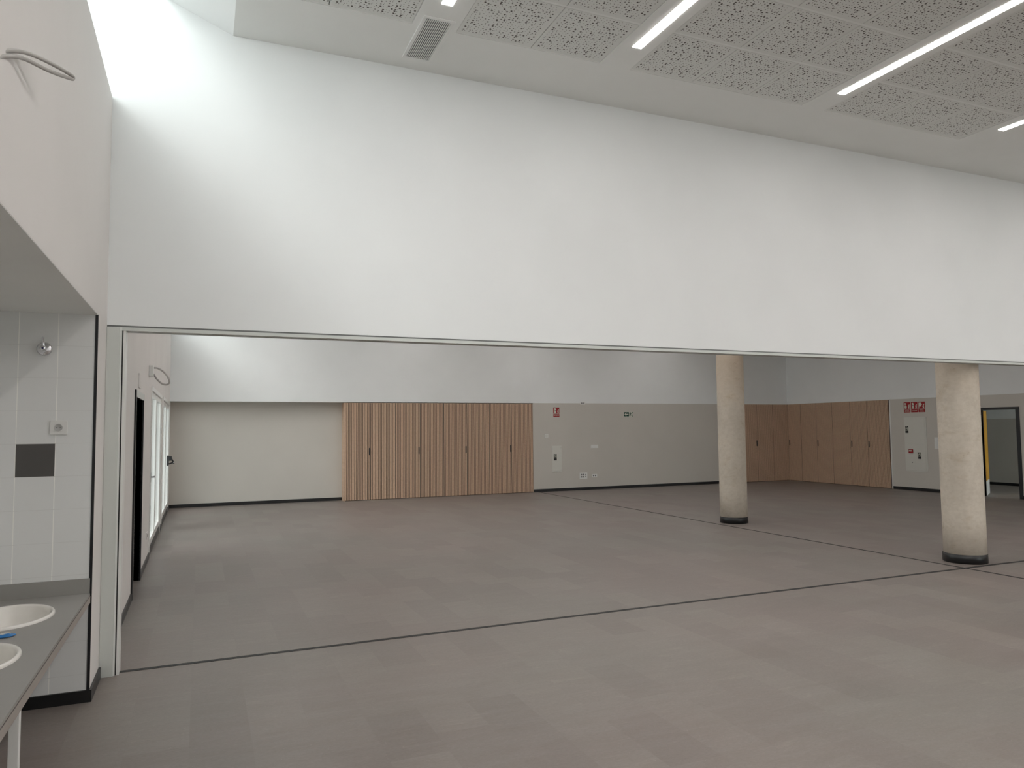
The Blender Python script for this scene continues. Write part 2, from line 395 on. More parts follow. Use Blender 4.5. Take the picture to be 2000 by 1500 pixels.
# rear wall with a window band, behind the camera
Q = MB()
Q.box(XO-.1, 9.5, NEAR-.2, NEAR, 0, 4.9, 'white').box(15.5, XR+.12, NEAR-.2, NEAR, 0, 4.9, 'white')
Q.box(9.5, 15.5, NEAR-.2, NEAR, 0, .15, 'white').box(9.5, 15.5, NEAR-.2, NEAR, 2.9, 4.9, 'white')
struct(Q, 'wall_rear')
# ceilings; in the near room the slab leaves openings for the panel fields
ZP = ZC
groups = [  # x0, number of columns, width of column
    (.275, .497, 1), (.785, .590, 1), (1.708, .613, 2), (3.221, .6155, 3), (5.343, .6215, 3)]
fields = [(.275, 1.376), (1.708, 2.934), (3.221, 5.068), (5.343, 7.208)]
RY = [5.033, 4.423, 3.813, 3.203, 2.593]
K = MB()
xs = [.184]+[v for f in fields for v in f]+[XR]
K.box(.184, XR, RY[0], YB0, ZC, ZC+.12, 'ceil').box(.184, XR, NEAR, RY[-1], ZC, ZC+.12, 'ceil')
for k in range(0, len(xs), 2): K.box(xs[k], xs[k+1], RY[-1], RY[0], ZC, ZC+.12, 'ceil')
K.box(.2, 7.3, RY[-1]-.05, RY[0]+.05, ZC+.12, ZC+.14, 'duct')
K.box(.184, XR, YB1, YG, ZC, ZC+.12, 'ceil')
struct(K, 'ceiling')
# rising light shaft up to the clerestory
XS = -.28; zs = ZC+.41*(.184-XS)
SC = MB()
for a, b in ((NEAR, YB0), (YB1, YG)):
    i = SC._m('white')
    vs = [SC.bm.verts.new(v) for v in ((.184, a, ZC), (.184, b, ZC), (XS, b, zs), (XS, a, zs), (.184, a, ZC+.12), (.184, b, ZC+.12), (XS+.1, b, zs+.12), (XS+.1, a, zs+.12))]
    for q in ((0, 1, 2, 3), (7, 6, 5, 4), (0, 4, 5, 1), (1, 5, 6, 2), (2, 6, 7, 3), (3, 7, 4, 0)): SC.bm.faces.new([vs[j] for j in q]).material_index = i
    SC.box(XS, XS+.1, a, b, zs, 4.9, 'white')
struct(SC, 'ceiling_sloped')
# roof over everything
struct(MB().box(XS, XR+.2, NEAR-.2, 18.5, 4.9, 5.0, 'white'), 'ceiling_roof')

def window(name, x0, x1, y0, y1, z0, z1, axis, bars, fw_=.05, sill=0, depth=.06, hbars=()):
    """white framed glazing filling y0..y1 (axis 'y') or x0..x1 (axis 'x')"""
    f = MB(); g = MB()
    if axis == 'y':
        f.box(x0, x1, y0, y0+fw_, z0, z1, 'frame').box(x0, x1, y1-fw_, y1, z0, z1, 'frame')
        f.box(x0, x1, y0+fw_, y1-fw_, z0, z0+fw_, 'frame').box(x0, x1, y0+fw_, y1-fw_, z1-fw_, z1, 'frame')
        for b in bars: f.box(x0, x1, b-fw_/2, b+fw_/2, z0+fw_, z1-fw_, 'frame')
        for h in hbars: f.box(x0, x1, y0+fw_, y1-fw_, h-.02, h+.02, 'frame')
        xm = (x0+x1)/2; g.box(xm-.004, xm+.004, y0+.01, y1-.01, z0+.01, z1-.01, 'glass')
    else:
        f.box(x0, x0+fw_, y0, y1, z0, z1, 'frame').box(x1-fw_, x1, y0, y1, z0, z1, 'frame')
        f.box(x0+fw_, x1-fw_, y0, y1, z0, z0+fw_, 'frame').box(x0+fw_, x1-fw_, y0, y1, z1-fw_, z1, 'frame')
        for b in bars: f.box(b-fw_/2, b+fw_/2, y0, y1, z0+fw_, z1-fw_, 'frame')
        ym = (y0+y1)/2; g.box(x0+.01, x1-.01, ym-.004, ym+.004, z0+.01, z1-.01, 'glass')
    o = struct(f, name); g.build('pane', o)
    return o
def skylight(name, y0, y1):
    f = MB().box(XO, XO+.04, y0, y1, 4.84, 4.89, 'frame').box(XS-.04, XS, y0, y1, 4.84, 4.89, 'frame')
    n = round((y1-y0)/2.6)
    for k in range(1, n): yy = y0+(y1-y0)*k/n; f.box(XO+.04, XS-.04, yy-.02, yy+.02, 4.84, 4.89, 'frame')
    f.box(XO-.06, XO, y0, y1, 4.84, 4.89, 'frame').box(XO-.06, XO, y0, y1, ZL, ZL+.05, 'frame')
    for k in range(n+1): yy = min(max(y0+(y1-y0)*k/n, y0+.03), y1-.03); f.box(XO-.06, XO-.01, yy-.02, yy+.02, ZL+.05, 4.84, 'frame')
    o = struct(f, name)
    MB().box(XO-.04, XO-.034, y0+.01, y1-.01, ZL+.01, 4.88, 'glass').build('pane', o)
    MB().box(XO+.01, XS-.01, y0+.01, y1-.01, 4.87, 4.876, 'glass').build('pane', o)
skylight('window_3', NEAR, YB0)
skylight('window_4', YB1, YG)
window('window_5', 9.5, 15.5, NEAR-.12, NEAR-.06, .15, 2.9, 'x', [11, 12.5, 14])

# glazed doors in the left wall: outer frame, leaf frames, panes, hardware
def glazed(name, a, b, mull, exit_bar=False):
    o = MB()
    x0, x1 = -.70, XL+.012
    o.box(x0, x1, a, a+.055, 0, WZ, 'frame').box(x0, x1, b-.055, b, 0, WZ, 'frame').box(x0, x1, a+.055, b-.055, WZ-.055, WZ, 'frame')
    o.box(-.72, XL+.004, a+.055, b-.055, 0, .09, 'steel')
    f = struct(o, name)
    edges = [a+.06]+mull+[b-.06]
    for k in range(len(edges)-1):
        p, q = edges[k]+.006, edges[k+1]-.006
        l = MB().box(-.665, XL-.005, p, p+.07, .10, WZ-.062, 'frame').box(-.665, XL-.005, q-.07, q, .10, WZ-.062, 'frame')
        l.box(-.665, XL-.005, p+.07, q-.07, .10, .19, 'frame').box(-.665, XL-.005, p+.07, q-.07, WZ-.132, WZ-.062, 'frame')
        lf = l.build('leaf_frame', f)
        MB().box(-.640, -.628, p+.065, q-.065, .185, WZ-.128, 'glass').build('pane', lf)
    return f
w1 = glazed('window_1', W1[0], W1[1], [12.1])
w2 = glazed('window_2', W2[0], W2[1], [15.45])
hd = MB().box(XL-.005, XL+.012, 10.84, 10.87, .97, 1.10, 'plastic_dk', .003).box(XL+.010, XL+.05, 10.845, 10.865, 1.03, 1.05, 'plastic_dk', .003).box(XL+.035, XL+.05, 10.845, 10.96, 1.03, 1.05, 'plastic_dk', .004)
hd.build('lever_handle', w1, label='grey lever handle')
pb = MB().box(XL-.006, XL+.03, 16.22, 16.30, .96, 1.16, 'blackframe', .006).box(XL+.028, XL+.085, 16.20, 16.28, 1.06, 1.15, 'blackframe', .01)
pb.tube([(XL+.02, 16.25, 1.0), (XL+.05, 16.26, 1.0), (XL+.10, 16.3, 1.02)], .014, 'blackframe').tube([(XL+.06, 16.25, 1.12), (XL+.10, 16.3, 1.05), (XL+.115, 16.35, 1.0)], .016, 'blackframe')
pb.tube([(XL+.115, 16.3, 1.02), (XL+.115, 16.5, 1.02), (XL+.115, 16.8, 1.02)], .012, 'chrome')
pb.build('panic_bar', w2, label='black emergency exit push bar')

# black door in the left wall
d = MB()
d.box(-.74, XL+.016, D0-.075, D0, 0, DZ+.07, 'blackframe').box(-.74, XL+.016, D1, D1+.03, 0, DZ+.07, 'blackframe').box(-.74, XL+.016, D0, D1, DZ, DZ+.07, 'alu')
dl = struct(d, 'door_1')
MB().box(-.735, -.70, D0+.003, D1-.003, .008, DZ-.003, 'blackframe').build('leaf', dl)
MB().tube([(-.70, D0+.1, 1.02), (-.655, D0+.1, 1.02), (-.65, D0+.13, 1.02), (-.65, D0+.22, 1.02)], .009, 'steel').build('lever_handle', dl)

# doorway in the right wall, with the yellow leaf swung into the corridor
d = MB()
d.box(XR-.018, XR+.13, R0-.075, R0, 0, RZ+.055, 'blackframe').box(XR-.018, XR+.13, R1, R1+.07, 0, RZ+.055, 'blackframe').box(XR-.018, XR+.13, R0, R1, RZ, RZ+.055, 'blackframe')
dr = struct(d, 'door_2')
a = math.radians(30.5); hx, hy = XR+.135, R1-.01
mw = frame((hx, hy, 0), (cos(a), sin(a), 0), (-sin(a), cos(a), 0))
lf = MB().box(0, .80, 0, .04, .34, RZ-.01, 'yellow').box(0, .80, 0, .04, .008, .34, 'plastic').box(.80, .808, -.002, .042, .008, RZ-.01, 'blackframe').build('leaf', dr)
lf.matrix_world = mw; lf['label'] = 'yellow door leaf with pale kick plate'
# corridor behind the doorway
V = MB()
V.box(19.7, 19.8, 8.4, 17, 0, 1.765, 'greige').box(19.7, 19.8, 8.4, 17, 1.765, 2.8, 'white')
V.box(XR+.12, 19.8, 17, 17.1, 0, 2.8, 'white').box(XR+.12, 16.6, 8.3, 8.4, 0, 2.8, 'white').box(19.6, 19.8, 8.3, 8.4, 0, 2.8, 'white')
V.box(16.6, 19.6, 8.3, 8.4, 2.7, 2.8, 'white').box(16.6, 19.6, 8.3, 8.4, 0, .1, 'white')
V.box(XR+.12, 19.8, 8.3, 15.5, 2.8, 2.9, 'white').box(XR+.12, 19.8, 16.4, 17.1, 2.8, 2.9, 'white').box(XR+.12, 17.6, 15.5, 16.4, 2.8, 2.9, 'white').box(18.4, 19.8, 15.5, 16.4, 2.8, 2.9, 'white')
struct(V, 'wall_corridor')
struct(MB().box(19.685, 19.7, 8.4, 17, 0, .07, 'black'), 'baseboard_corridor')
struct(MB().box(17.6, 18.4, 15.5, 16.4, 2.86, 2.868, 'glass'), 'added_skylight')  # unseen roof pane added to let more sky light into the corridor
window('window_6', 16.6, 19.6, 8.33, 8.38, .1, 2.7, 'x', [17.6, 18.6])

# skirtings
BZ = .072; bt = .014
struct(MB().box(XL, XL+bt, YT, YB0, 0, BZ, 'black').box(XL, XL+bt, YB1, D0-.075, 0, BZ, 'black').box(XL, XL+bt, D1+.03, W1[0], 0, BZ, 'black').box(XL, XL+bt, W1[1], W2[0], 0, BZ, 'black').box(XL, XL+bt, W2[1], YB, 0, BZ, 'black'), 'baseboard_left')
struct(MB().box(XO, XL+bt, YT-bt, YT, 0, BZ, 'black'), 'baseboard_tiled')
struct(MB().box(XL+bt, 3.08, YB-bt, YB, 0, BZ, 'black').box(7.885, 13.97, YG-bt, YG, 0, BZ, 'black'), 'baseboard_front')
struct(MB().box(XR-bt, XR, NEAR, R0-.075, 0, BZ, 'black').box(XR-bt, XR, R1+.07, 13.59, 0, BZ, 'black'), 'baseboard_right')

# sliding partition hardware: jamb, header rail, floor channels
J = MB()
J.box(XL+.001, -.517, YB0-.018, YB1, 0, ZB-.014, 'alu', .002)
J.box(-.517, -.507, YB0-.006, YB1, 0, ZB-.014, 'frame').box(-.507, -.4985, YB0+.01, YB1, 0, ZB-.014, 'gap').box(-.4985, -.482, YB0+.002, YB1, 0, ZB-.030, 'frame')
struct(J, 'trim_2')
T = MB()
T.box(XL, XR, YB0+.006, YB1, ZB-.012, ZB, 'plastic_dk')
T.box(-.517, XR, YB0-.004, YB0+.045, ZB-.036, ZB-.012, 'alu')
T.box(-.50, XR, YB0+.045, YB0+.075, ZB-.020, ZB-.012, 'gap')
T.box(-.517, XR, YB0+.075, YB1, ZB-.036, ZB-.012, 'alu')
struct(T, 'trim_3')
def channel(x0, x1, y0, y1, along):
    c = MB()
    if along == 'x':
        ym = (y0+y1)/2
        c.box(x0, x1, y0, y1, 0, .0012, 'gap').box(x0, x1, y0, y0+.004, 0, .003, 'steel').box(x0, x1, y1-.004, y1, 0, .003, 'steel').box(x0, x1, ym+.002, ym+.008, 0, .002, 'steel')
    else:
        c.box(x0, x1, y0, y1, 0, .0012, 'gap').box(x0, x0+.003, y0, y1, 0, .003, 'steel').box(x1-.003, x1, y0, y1, 0, .003, 'steel')
    return c
struct(channel(-.488, XR-.02, 5.742, 5.780, 'x'), 'trim_4')
struct(channel(7.992, 8.020, -3, 17.18, 'y'), 'trim_5')

struct(MB().box(-3.2, XO-.1, 8.5, 18.5, 3.25, 3.4, 'white').box(-3.2, -3.05, 8.5, 8.65, -.13, 3.25, 'frame').box(-3.2, -3.05, 18.3, 18.45, -.13, 3.25, 'frame'), 'ceiling_sky_blocker')  # unseen slab on posts, added to keep high sky glow off the glazed doors

struct(MB().box(-7.2, -7.0, 3, 24, -.13, 1.9, 'white'), 'wall_sky_blocker')  # unseen wall added to block low sky light at the glazed doors

# ------------------------------------------------------------------ ceiling panels
rown = ['in the row nearest the white wall', 'in the second row from the white wall', 'in the third row from the white wall', 'in the fourth row from the white wall']
cols = []
cols.append((.275, .505, 'sliver-cropped leftmost perforated ceiling panel'))
cols.append((.785, .590, 'perforated ceiling panel just left of the slotted vent'))
for k, n in enumerate(('left', 'right')): cols.append((1.708+.613*k, .612, f'perforated ceiling panel, {n} of the pair right of the slotted vent'))
for k, n in enumerate(('left', 'middle', 'right')): cols.append((3.221+.6155*k, .6145, f'perforated ceiling panel, {n} of three between the middle and the longest light strips'))
for k, n in enumerate(('left', 'middle', 'right')): cols.append((5.343+.6215*k, .6205, f'perforated ceiling panel, {n} of three right of the longest light strip'))
short = ['nearest the white wall', 'second from the white wall', 'third from the white wall', 'fourth from the white wall']
pmesh = {}
for (x, wd, lab) in cols:
    key = round(wd, 3)
    if key not in pmesh:
        b = MB(); b.box(.003, wd-.003, .013, .597, 0, .012, 'perf', .0015); o = b.build('ceiling_panel'); pmesh[key] = o.data; bpy.data.objects.remove(o)
    for r in range(4):
        o = bpy.data.objects.new('ceiling_panel', pmesh[key]); C.objects.link(o)
        o.location = (x, RY[r+1], ZC+.002)
        tag(o, f'{lab}, {short[r]}', 'ceiling panel', 'perforated acoustic ceiling panels')
g = MB()
for (a, b) in fields:
    for y in RY: g.box(a, b, y-.011, y+.011, ZC+.004, ZC+.012, 'ceil')
    g.box(a, b, RY[-1], RY[0], ZC+.10, ZC+.105, 'duct')
for (x, wd, lab) in cols: g.box(x-.002, x+.002, RY[-1], RY[0], ZC+.010, ZC+.014, 'ceil')
struct(g, 'trim_6')

# light strips
def strip(x, y0, y1, label):
    t_ = thing('ceiling_light', label, 'ceiling light', Matrix.Translation((x, y1, ZC)), 'recessed linear ceiling lights')
    ln = y1-y0; hw = .040
    MB().box(-hw-.004, hw+.004, -ln-.004, .004, -.0015, .0, 'frame').build('trim_frame', t_)
    MB().box(-hw, hw, -ln, 0, -.0035, -.0015, 'led').build('diffuser', t_, label='lit white diffuser')
strip(1.537, -4.3, 4.708, 'lit linear ceiling light whose tip shows above the slotted vent')
strip(3.083, -4.3, 4.708, 'lit linear ceiling light strip running off the top edge in the middle')
strip(5.212, -4.3, 4.708, 'longest lit linear ceiling light strip, reaching the upper right corner')
for k_, x_ in enumerate((9.53, 11.69, 13.85)):  # unseen strips added as fill for the near room
    strip(x_, -4.3, 4.708, 'added linear fill light outside the photo, ' + ('first', 'second', 'third')[k_] + ' beyond its right edge')
for k_, x_ in enumerate((1.54, 4.62, 7.70, 11.5)):  # unseen strips added to brighten the far room
    strip(x_, 6.6, 16.4, 'added linear fill light of the far room, hidden above the opening, ' + ('first', 'second', 'third', 'fourth', 'fifth')[k_] + ' from the left')
strip(7.372, -4.3, 4.708, 'short bit of lit ceiling light strip at the right edge of the photo')
# vent
v_ = thing('air_vent', 'white rectangular air vent with dark slots in the ceiling', 'air vent', Matrix.Translation((1.426, 4.885, ZC)))
vw, vl = .238, .635
f = MB().box(0, vw, 0, .028, -.008, 0, 'frame', .002).box(0, vw, vl-.028, vl, -.008, 0, 'frame', .002).box(0, .028, .028, vl-.028, -.008, 0, 'frame', .002).box(vw-.028, vw, .028, vl-.028, -.008, 0, 'frame', .002)
f.build('frame', v_)
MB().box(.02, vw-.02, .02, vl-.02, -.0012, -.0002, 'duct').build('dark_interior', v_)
s_ = MB(); n = 13; p_ = (vw-.056)/n
for k in range(n): s_.box(.028+p_*k+.0045, .028+p_*(k+1)-.0025, .028, vl-.028, -.007, -.0014, 'frame')
s_.build('slats', v_)

# ------------------------------------------------------------------ columns
def column(x, y, label):
    t_ = thing('concrete_column', label, 'column', Matrix.Translation((x, y, 0)))
    prof = [(.226, .0), (.226, .5), (.226, 1), (.226, 1.5), (.226, 2), (.226, 2.5), (.226, 3.2), (.226, ZC)]
    MB().lathe(prof, 'conc', 72, cap0=True, cap1=True).build('shaft', t_)
    c = MB().lathe([(.2262, 0.001), (.2315, .001), (.2315, .102), (.2262, .104)], 'black', 72)
    c.box(.2265, .2335, -.03, .03, .001, .1025, 'black')
    c.build('base_collar', t_, label='black rubber base band')
    return t_
column(8.40, 10.152, 'farther round raw concrete column, in front of the slatted corner cabinets')
c2 = column(8.418, 6.048, 'nearer round cream concrete column beside the crossing floor channels')
c2.rotation_euler = (0, 0, 2.1)

# ------------------------------------------------------------------ slatted cabinets
PITCH = .03636
def slat_door(wd, ht, dp, parent, name='door', z0=.012, joint=None):
    """door leaf in local x (0..wd), y up, z toward the room; slats over a dark core"""
    b = MB(); b.box(.001, wd-.001, z0, ht, -dp, 0, 'groove')
    for e in (.001, wd-.004): b.box(e, e+.003, z0, ht, 0, .006, 'gap')
    n = max(1, round((wd-.004)/PITCH)); p = (wd-.004)/n
    for k in range(n): b.box(.002+p*(k+.19), .002+p*(k+.81), z0, ht, 0, .012, 'oak')
    return b.build(name, parent)
def handle(parent, x, y):
    h = MB().box(x-.014, x+.014, y-.085, y+.085, .0125, .022, 'blackframe', .003).box(x-.007, x+.007, y-.07, y+.07, .022, .027, 'blackframe', .002)
    return h.build('handle', parent, label='black vertical pull handle')
def unit(mw, doors, dp, label, hnd, side_left=None, group='slatted wooden cabinets', endcap=None):
    t_ = thing('slatted_cabinet', label, 'cabinet', mw, group)
    wd = sum(doors); ht = ZK-.012
    b = MB().box(0, wd, 0, .012, -dp+.004, -.012, 'groove')
    b.box(0, wd, .012, ht, -dp+.004, -.022, 'groove'); b.build('body', t_)
    x = 0
    for k, d_ in enumerate(doors):
        do = slat_door(d_, ht, .018, t_); do.location = (x+0, 0, 0)
        for (kk, hx_) in hnd:
            if kk == k:
                handle(do, hx_, 1.13)
        x += d_
    if side_left: MB().box(-.018, 0, 0, ht, -dp+.004, .012, 'oak').build('side_panel', t_, label='plain pale oak side panel')
    if endcap: MB().box(wd, wd+.018, 0, ht, -.02, .012, 'groove').box(wd+.018, wd+.04, 0, ht, -.02, .006, 'frame').build('edge_trim', t_)
    return t_
yf = 17.212
names = ['leftmost slatted oak cabinet with a plain oak side panel on the far wall',
         'slatted oak cabinet second from the left on the far wall',
         'slatted oak cabinet third from the left on the far wall',
         'slatted oak cabinet nearest the red extinguisher sign on the far wall']
for k in range(4):
    unit(on_front(3.09+1.1975*k+.0008, 0, yf), [.598, .598], YB-yf, names[k], [(0, .565)], side_left=(k == 0), group='slatted oak cabinets along the far wall')
# corner run: on the front wall ...
G2 = 'slatted oak cabinets around the right-hand corner'
yg = YG-.0195
unit(on_front(13.96, 0, yg), [.596], .019, 'narrow slatted cabinet mostly hidden behind the farther concrete column', [], group=G2)
unit(on_front(14.558, 0, yg), [.596, .598], .019, 'slatted cabinet with handle right of the farther column, facing the camera', [(0, .565)], group=G2)
unit(on_front(15.754, 0, yg), [.59], .019, 'single handleless slatted leaf facing the camera next to the inner corner', [], group=G2)
xg = XR-.0195
unit(on_right(yg-.016, 0, xg), [.508], .019, 'narrow slatted cabinet right in the inner corner, handle beside the corner', [(0, .05)], group=G2)
unit(on_right(16.652, 0, xg), [.592, .578], .019, 'slatted double cabinet on the right wall, next after the corner leaf', [(1, .045)], group=G2)
unit(on_right(15.480, 0, xg), [.61, .56], .019, 'slatted double cabinet on the right wall between its two double-leaf neighbours', [(1, .045)], group=G2)
unit(on_right(14.308, 0, xg), [.675], .019, 'wide slatted leaf with black edge trim at the right end of the run', [(0, .045)], endcap=True, group=G2)
# the leaves above are thin fronts of built-in cupboards

# ------------------------------------------------------------------ signs and wall fittings
def poly(b, pts, ox, oy, s, z0, z1, m): b.prism([(ox+x*s, oy+y*s) for x, y in pts], z0, z1, m)
FL = [(.0, 0), (.30, -.02), (.42, .18), (.28, .32), (.46, .46), (.30, .60), (.44, .80), (.22, 1.0), (.25, .82), (.05, .66), (.20, .50), (-.04, .36), (.14, .22)]
EXT = [(0, 0), (.38, 0), (.38, .78), (.30, .88), (.30, 1.0), (.08, 1.02), (-.10, .84), (-.06, .80), (.06, .86), (0, .76)]
BTN = [(0, .05), (.1, -.03), (.38, -.03), (.46, .08), (.46, .38), (.36, .5), (.20, .52), (.22, .68), (.30, .74), (.30, .98), (0, .98), (0, .74), (.10, .68), (.08, .50), (-.02, .38)]
HOSE = [(0, .0), (.06, .0), (.08, .30), (.52, .30), (.52, .62), (.66, .62), (.66, .72), (.52, .74), (.52, 1.0), (-.02, 1.0), (-.02, .3)]
def fire_sign(mw, label, kind, lines_, wd=.19, ht=.265, depth=.004, group=None):
    t_ = thing('fire_sign', label, 'sign', mw, group)
    MB().box(0, wd, 0, ht, 0, depth, 'sign', .001).build('plate', t_)
    z0 = depth; e = .006; s = ht/.265
    MB().box(e, wd-e, .090*s, ht-e, z0, z0+.0006, 'red').build('pictogram_field', t_)
    MB().box(e, wd-e, e, .080*s, z0, z0+.0006, 'red').build('text_field', t_)
    b = MB(); zz = z0+.0007
    if kind == 'ext':
        poly(b, EXT, .036*s, .102*s, .135*s, zz, zz+.0006, 'sign'); b.box(.050*s, .075*s, .165*s, .182*s, zz+.0007, zz+.0011, 'label')
    elif kind == 'btn':
        poly(b, BTN, .026*s, .106*s, .135*s, zz, zz+.0006, 'sign')
    else:
        poly(b, HOSE, .022*s, .104*s, .135*s, zz, zz+.0006, 'sign')
    poly(b, FL, .122*s, .104*s, .110*s, zz, zz+.0006, 'sign')
    b.build('pictogram', t_, label='pale pictogram with flames')
    n = len(lines_)
    for k, tx in enumerate(lines_):
        y = .043*s if n == 1 else (.058*s if k == 0 else .027*s)
        text('lettering', tx, .033*s if n == 1 else .026*s, wd/2, y, zz, 'sign', t_, .92)
    return t_
fire_sign(on_front(8.46, 1.917), 'red fire extinguisher sign alone on the far wall', 'ext', ['EXTINTOR'])
for k, (kind, tx, lb) in enumerate((('btn', ['PULSADOR', 'DE ALARMA'], 'leftmost of three red fire signs, with an alarm button pictogram'),
                                    ('ext', ['EXTINTOR'], 'middle of three red fire signs, with an extinguisher pictogram'),
                                    ('hose', ['BOCA DE', 'INCENDIO'], 'rightmost of three red fire signs, with a hose pictogram'))):
    fire_sign(on_right(13.205-.2015*k, 1.93), lb, kind, tx, wd=.197, ht=.272)
# green exit sign
t_ = thing('exit_sign', 'green exit sign with a left arrow on the far wall', 'sign', on_front(10.597, 1.927))
MB().box(0, .306, 0, .128, 0, .004, 'sign', .001).build('plate', t_)
MB().box(.006, .160, .006, .122, .004, .0046, 'green').build('green_field', t_)
MB().box(.254, .300, .006, .122, .004, .0046, 'green').build('green_field', t_)
b = MB(); b.prism([(.022, .064), (.072, .112), (.088, .112), (.058, .076), (.146, .076), (.146, .052), (.058, .052), (.088, .016), (.072, .016)], .0047, .0054, 'sign'); b.build('arrow', t_, label='white left arrow')
b = MB()
b.prism([(.205, .104), (.222, .104), (.222, .120), (.205, .120)], .0047, .0055, 'green')
b.prism([(.178, .090), (.200, .098), (.232, .092), (.246, .072), (.238, .066), (.222, .080), (.214, .066), (.234, .044), (.222, .014), (.210, .018), (.218, .042), (.196, .056), (.186, .036), (.166, .030), (.164, .040), (.180, .046), (.194, .082), (.180, .078)], .0047, .0055, 'green')
b.box(.160, .166, .006, .122, .0047, .0055, 'green')
b.prism([(.266, .020), (.286, .020), (.290, .110), (.262, .110)], .0047, .0052, 'sign')
b.build('running_person', t_, label='running person pictogram at a doorway')

def cabinet_box(mw, wd, ht, label, name='extinguisher_cabinet'):
    t_ = thing(name, label, 'cabinet', mw)
    MB().box(0, wd, 0, ht, 0, .012, 'cabwhite', .003).build('frame', t_)
    return t_
def hose_label(parent, x, y, wd, ht):
    l = MB().box(x-.004, x+wd+.004, y-.004, y+ht+.004, .0195, .0200, 'sign').box(x, x+wd, y+ht*.42, y+ht, .0200, .0206, 'label').box(x, x+wd, y, y+ht*.36, .0200, .0206, 'label')
    o = l.build('instruction_label', parent, label='small black and white label')
    b = MB(); u = wd/.07
    b.box(x+.008*u, x+.018*u, y+ht*.5, y+ht*.82, .0207, .0212, 'sign').box(x+.026*u, x+.034*u, y+ht*.6, y+ht*.95, .0207, .0212, 'sign').box(x+.034*u, x+.05*u, y+ht*.56, y+ht*.64, .0207, .0212, 'sign').box(x+.052*u, x+.062*u, y+ht*.48, y+ht*.88, .0207, .0212, 'sign')
    b.build('pictogram', o)
t_ = cabinet_box(on_front(8.415, .492), .272, .683, 'narrow white extinguisher cabinet low on the far wall')
dd = MB().box(.014, .232, .03, .665, .0125, .019, 'cabwhite', .003).build('door', t_)
hose_label(dd, .042, .305, .085, .163)
MB().box(.252, .262, .62, .63, .012, .015, 'plastic_dk').build('hinge', t_)
MB().box(.252, .262, .05, .06, .012, .015, 'plastic_dk').build('hinge', t_)
t_ = cabinet_box(on_right(13.21, .470), .612, 1.345, 'large two-door cream fire hose cabinet below three red signs', 'hose_cabinet')
du = MB().box(.014, .575, .70, 1.318, .0125, .019, 'cabwhite', .003).build('door', t_)
hose_label(du, .040, .955, .085, .165)
dl_ = MB().box(.014, .575, .028, .672, .0125, .019, 'cabwhite', .003).build('door', t_)
hose_label(dl_, .365, .315, .085, .16)
MB().lathe([(.0, .0), (.012, .0), (.012, .004), (.0, .004)], 'plastic_dk', 16, c=(.205, .225, .0192)).build('lock', dl_, label='small round lock')
cp = MB().box(.115, .235, .455, .55, .0192, .034, 'red', .003).build('alarm_call_point', dl_, label='red alarm call point')
MB().box(.130, .205, .497, .53, .0342, .0346, 'sign').build('call_point_window', cp)

def plate(name, mw, wd, ht, label, cat, thick=.010, m='plastic'):
    t_ = thing(name, label, cat, mw)
    MB().box(0, wd, 0, ht, 0, thick, m, .003).build('plate', t_)
    return t_
t_ = plate('thermostat', on_front(8.206, 1.392), .095, .095, 'small pale square thermostat above the narrow extinguisher cabinet', 'thermostat', .022)
MB().box(.012, .083, .012, .083, .0222, .025, 'cabwhite', .001).build('cover', t_)
t_ = plate('light_switch', on_front(9.566, 1.095), .216, .085, 'white triple light switch plate in the middle of the far wall', 'switch')
for k in range(3): MB().box(.020+.062*k, .076+.062*k, .015, .070, .0102, .013, 'plastic', .001).build('rocker', t_)
def sockets(t_, pos, z):
    for (x, y) in pos:
        MB().lathe([(.0, 0), (.021, 0), (.021, .0008), (.0, .0008)], 'plastic_dk', 20, c=(x, y, z)).build('socket_outlet', t_)
t_ = plate('socket_panel', on_front(9.215, .293), .226, .168, 'white square four-socket wall panel low on the far wall', 'socket')
sockets(t_, [(.055, .112), (.055, .055), (.115, .112), (.115, .055)], .0102)
MB().box(.165, .190, .095, .125, .0102, .0108, 'plastic_dk').box(.165, .190, .045, .075, .0102, .0108, 'plastic_dk').build('data_outlet', t_)
t_ = plate('wall_socket', on_front(9.582, .323), .154, .085, 'white double wall socket right of the square socket panel', 'socket')
sockets(t_, [(.045, .043), (.105, .043)], .0102)
t_ = plate('wall_socket', on_front(9.263, 2.255), .153, .068, 'white double socket straddling the upper edge of the greige wall', 'socket')
sockets(t_, [(.045, .034), (.105, .034)], .0102)
t_ = plate('light_switch', on_right(12.395, 1.045), .215, .275, 'white upright switch panel partly behind the nearer column', 'switch')
for k in range(3): MB().box(.018+.06*k, .072+.06*k, .03, .245, .0102, .013, 'plastic', .001).build('rocker', t_)
t_ = plate('wall_panel', on_left(8.50, 2.095), .30, .15, 'flat blank plate above the black door on the left wall', 'plate', .012, 'warm')
t_ = plate('wall_socket', on_left(10.25, .30), .16, .085, 'low wall socket between the black door and the glazed doors', 'socket', .010, 'warm')
sockets(t_, [(.045, .043), (.105, .043)], .0102)

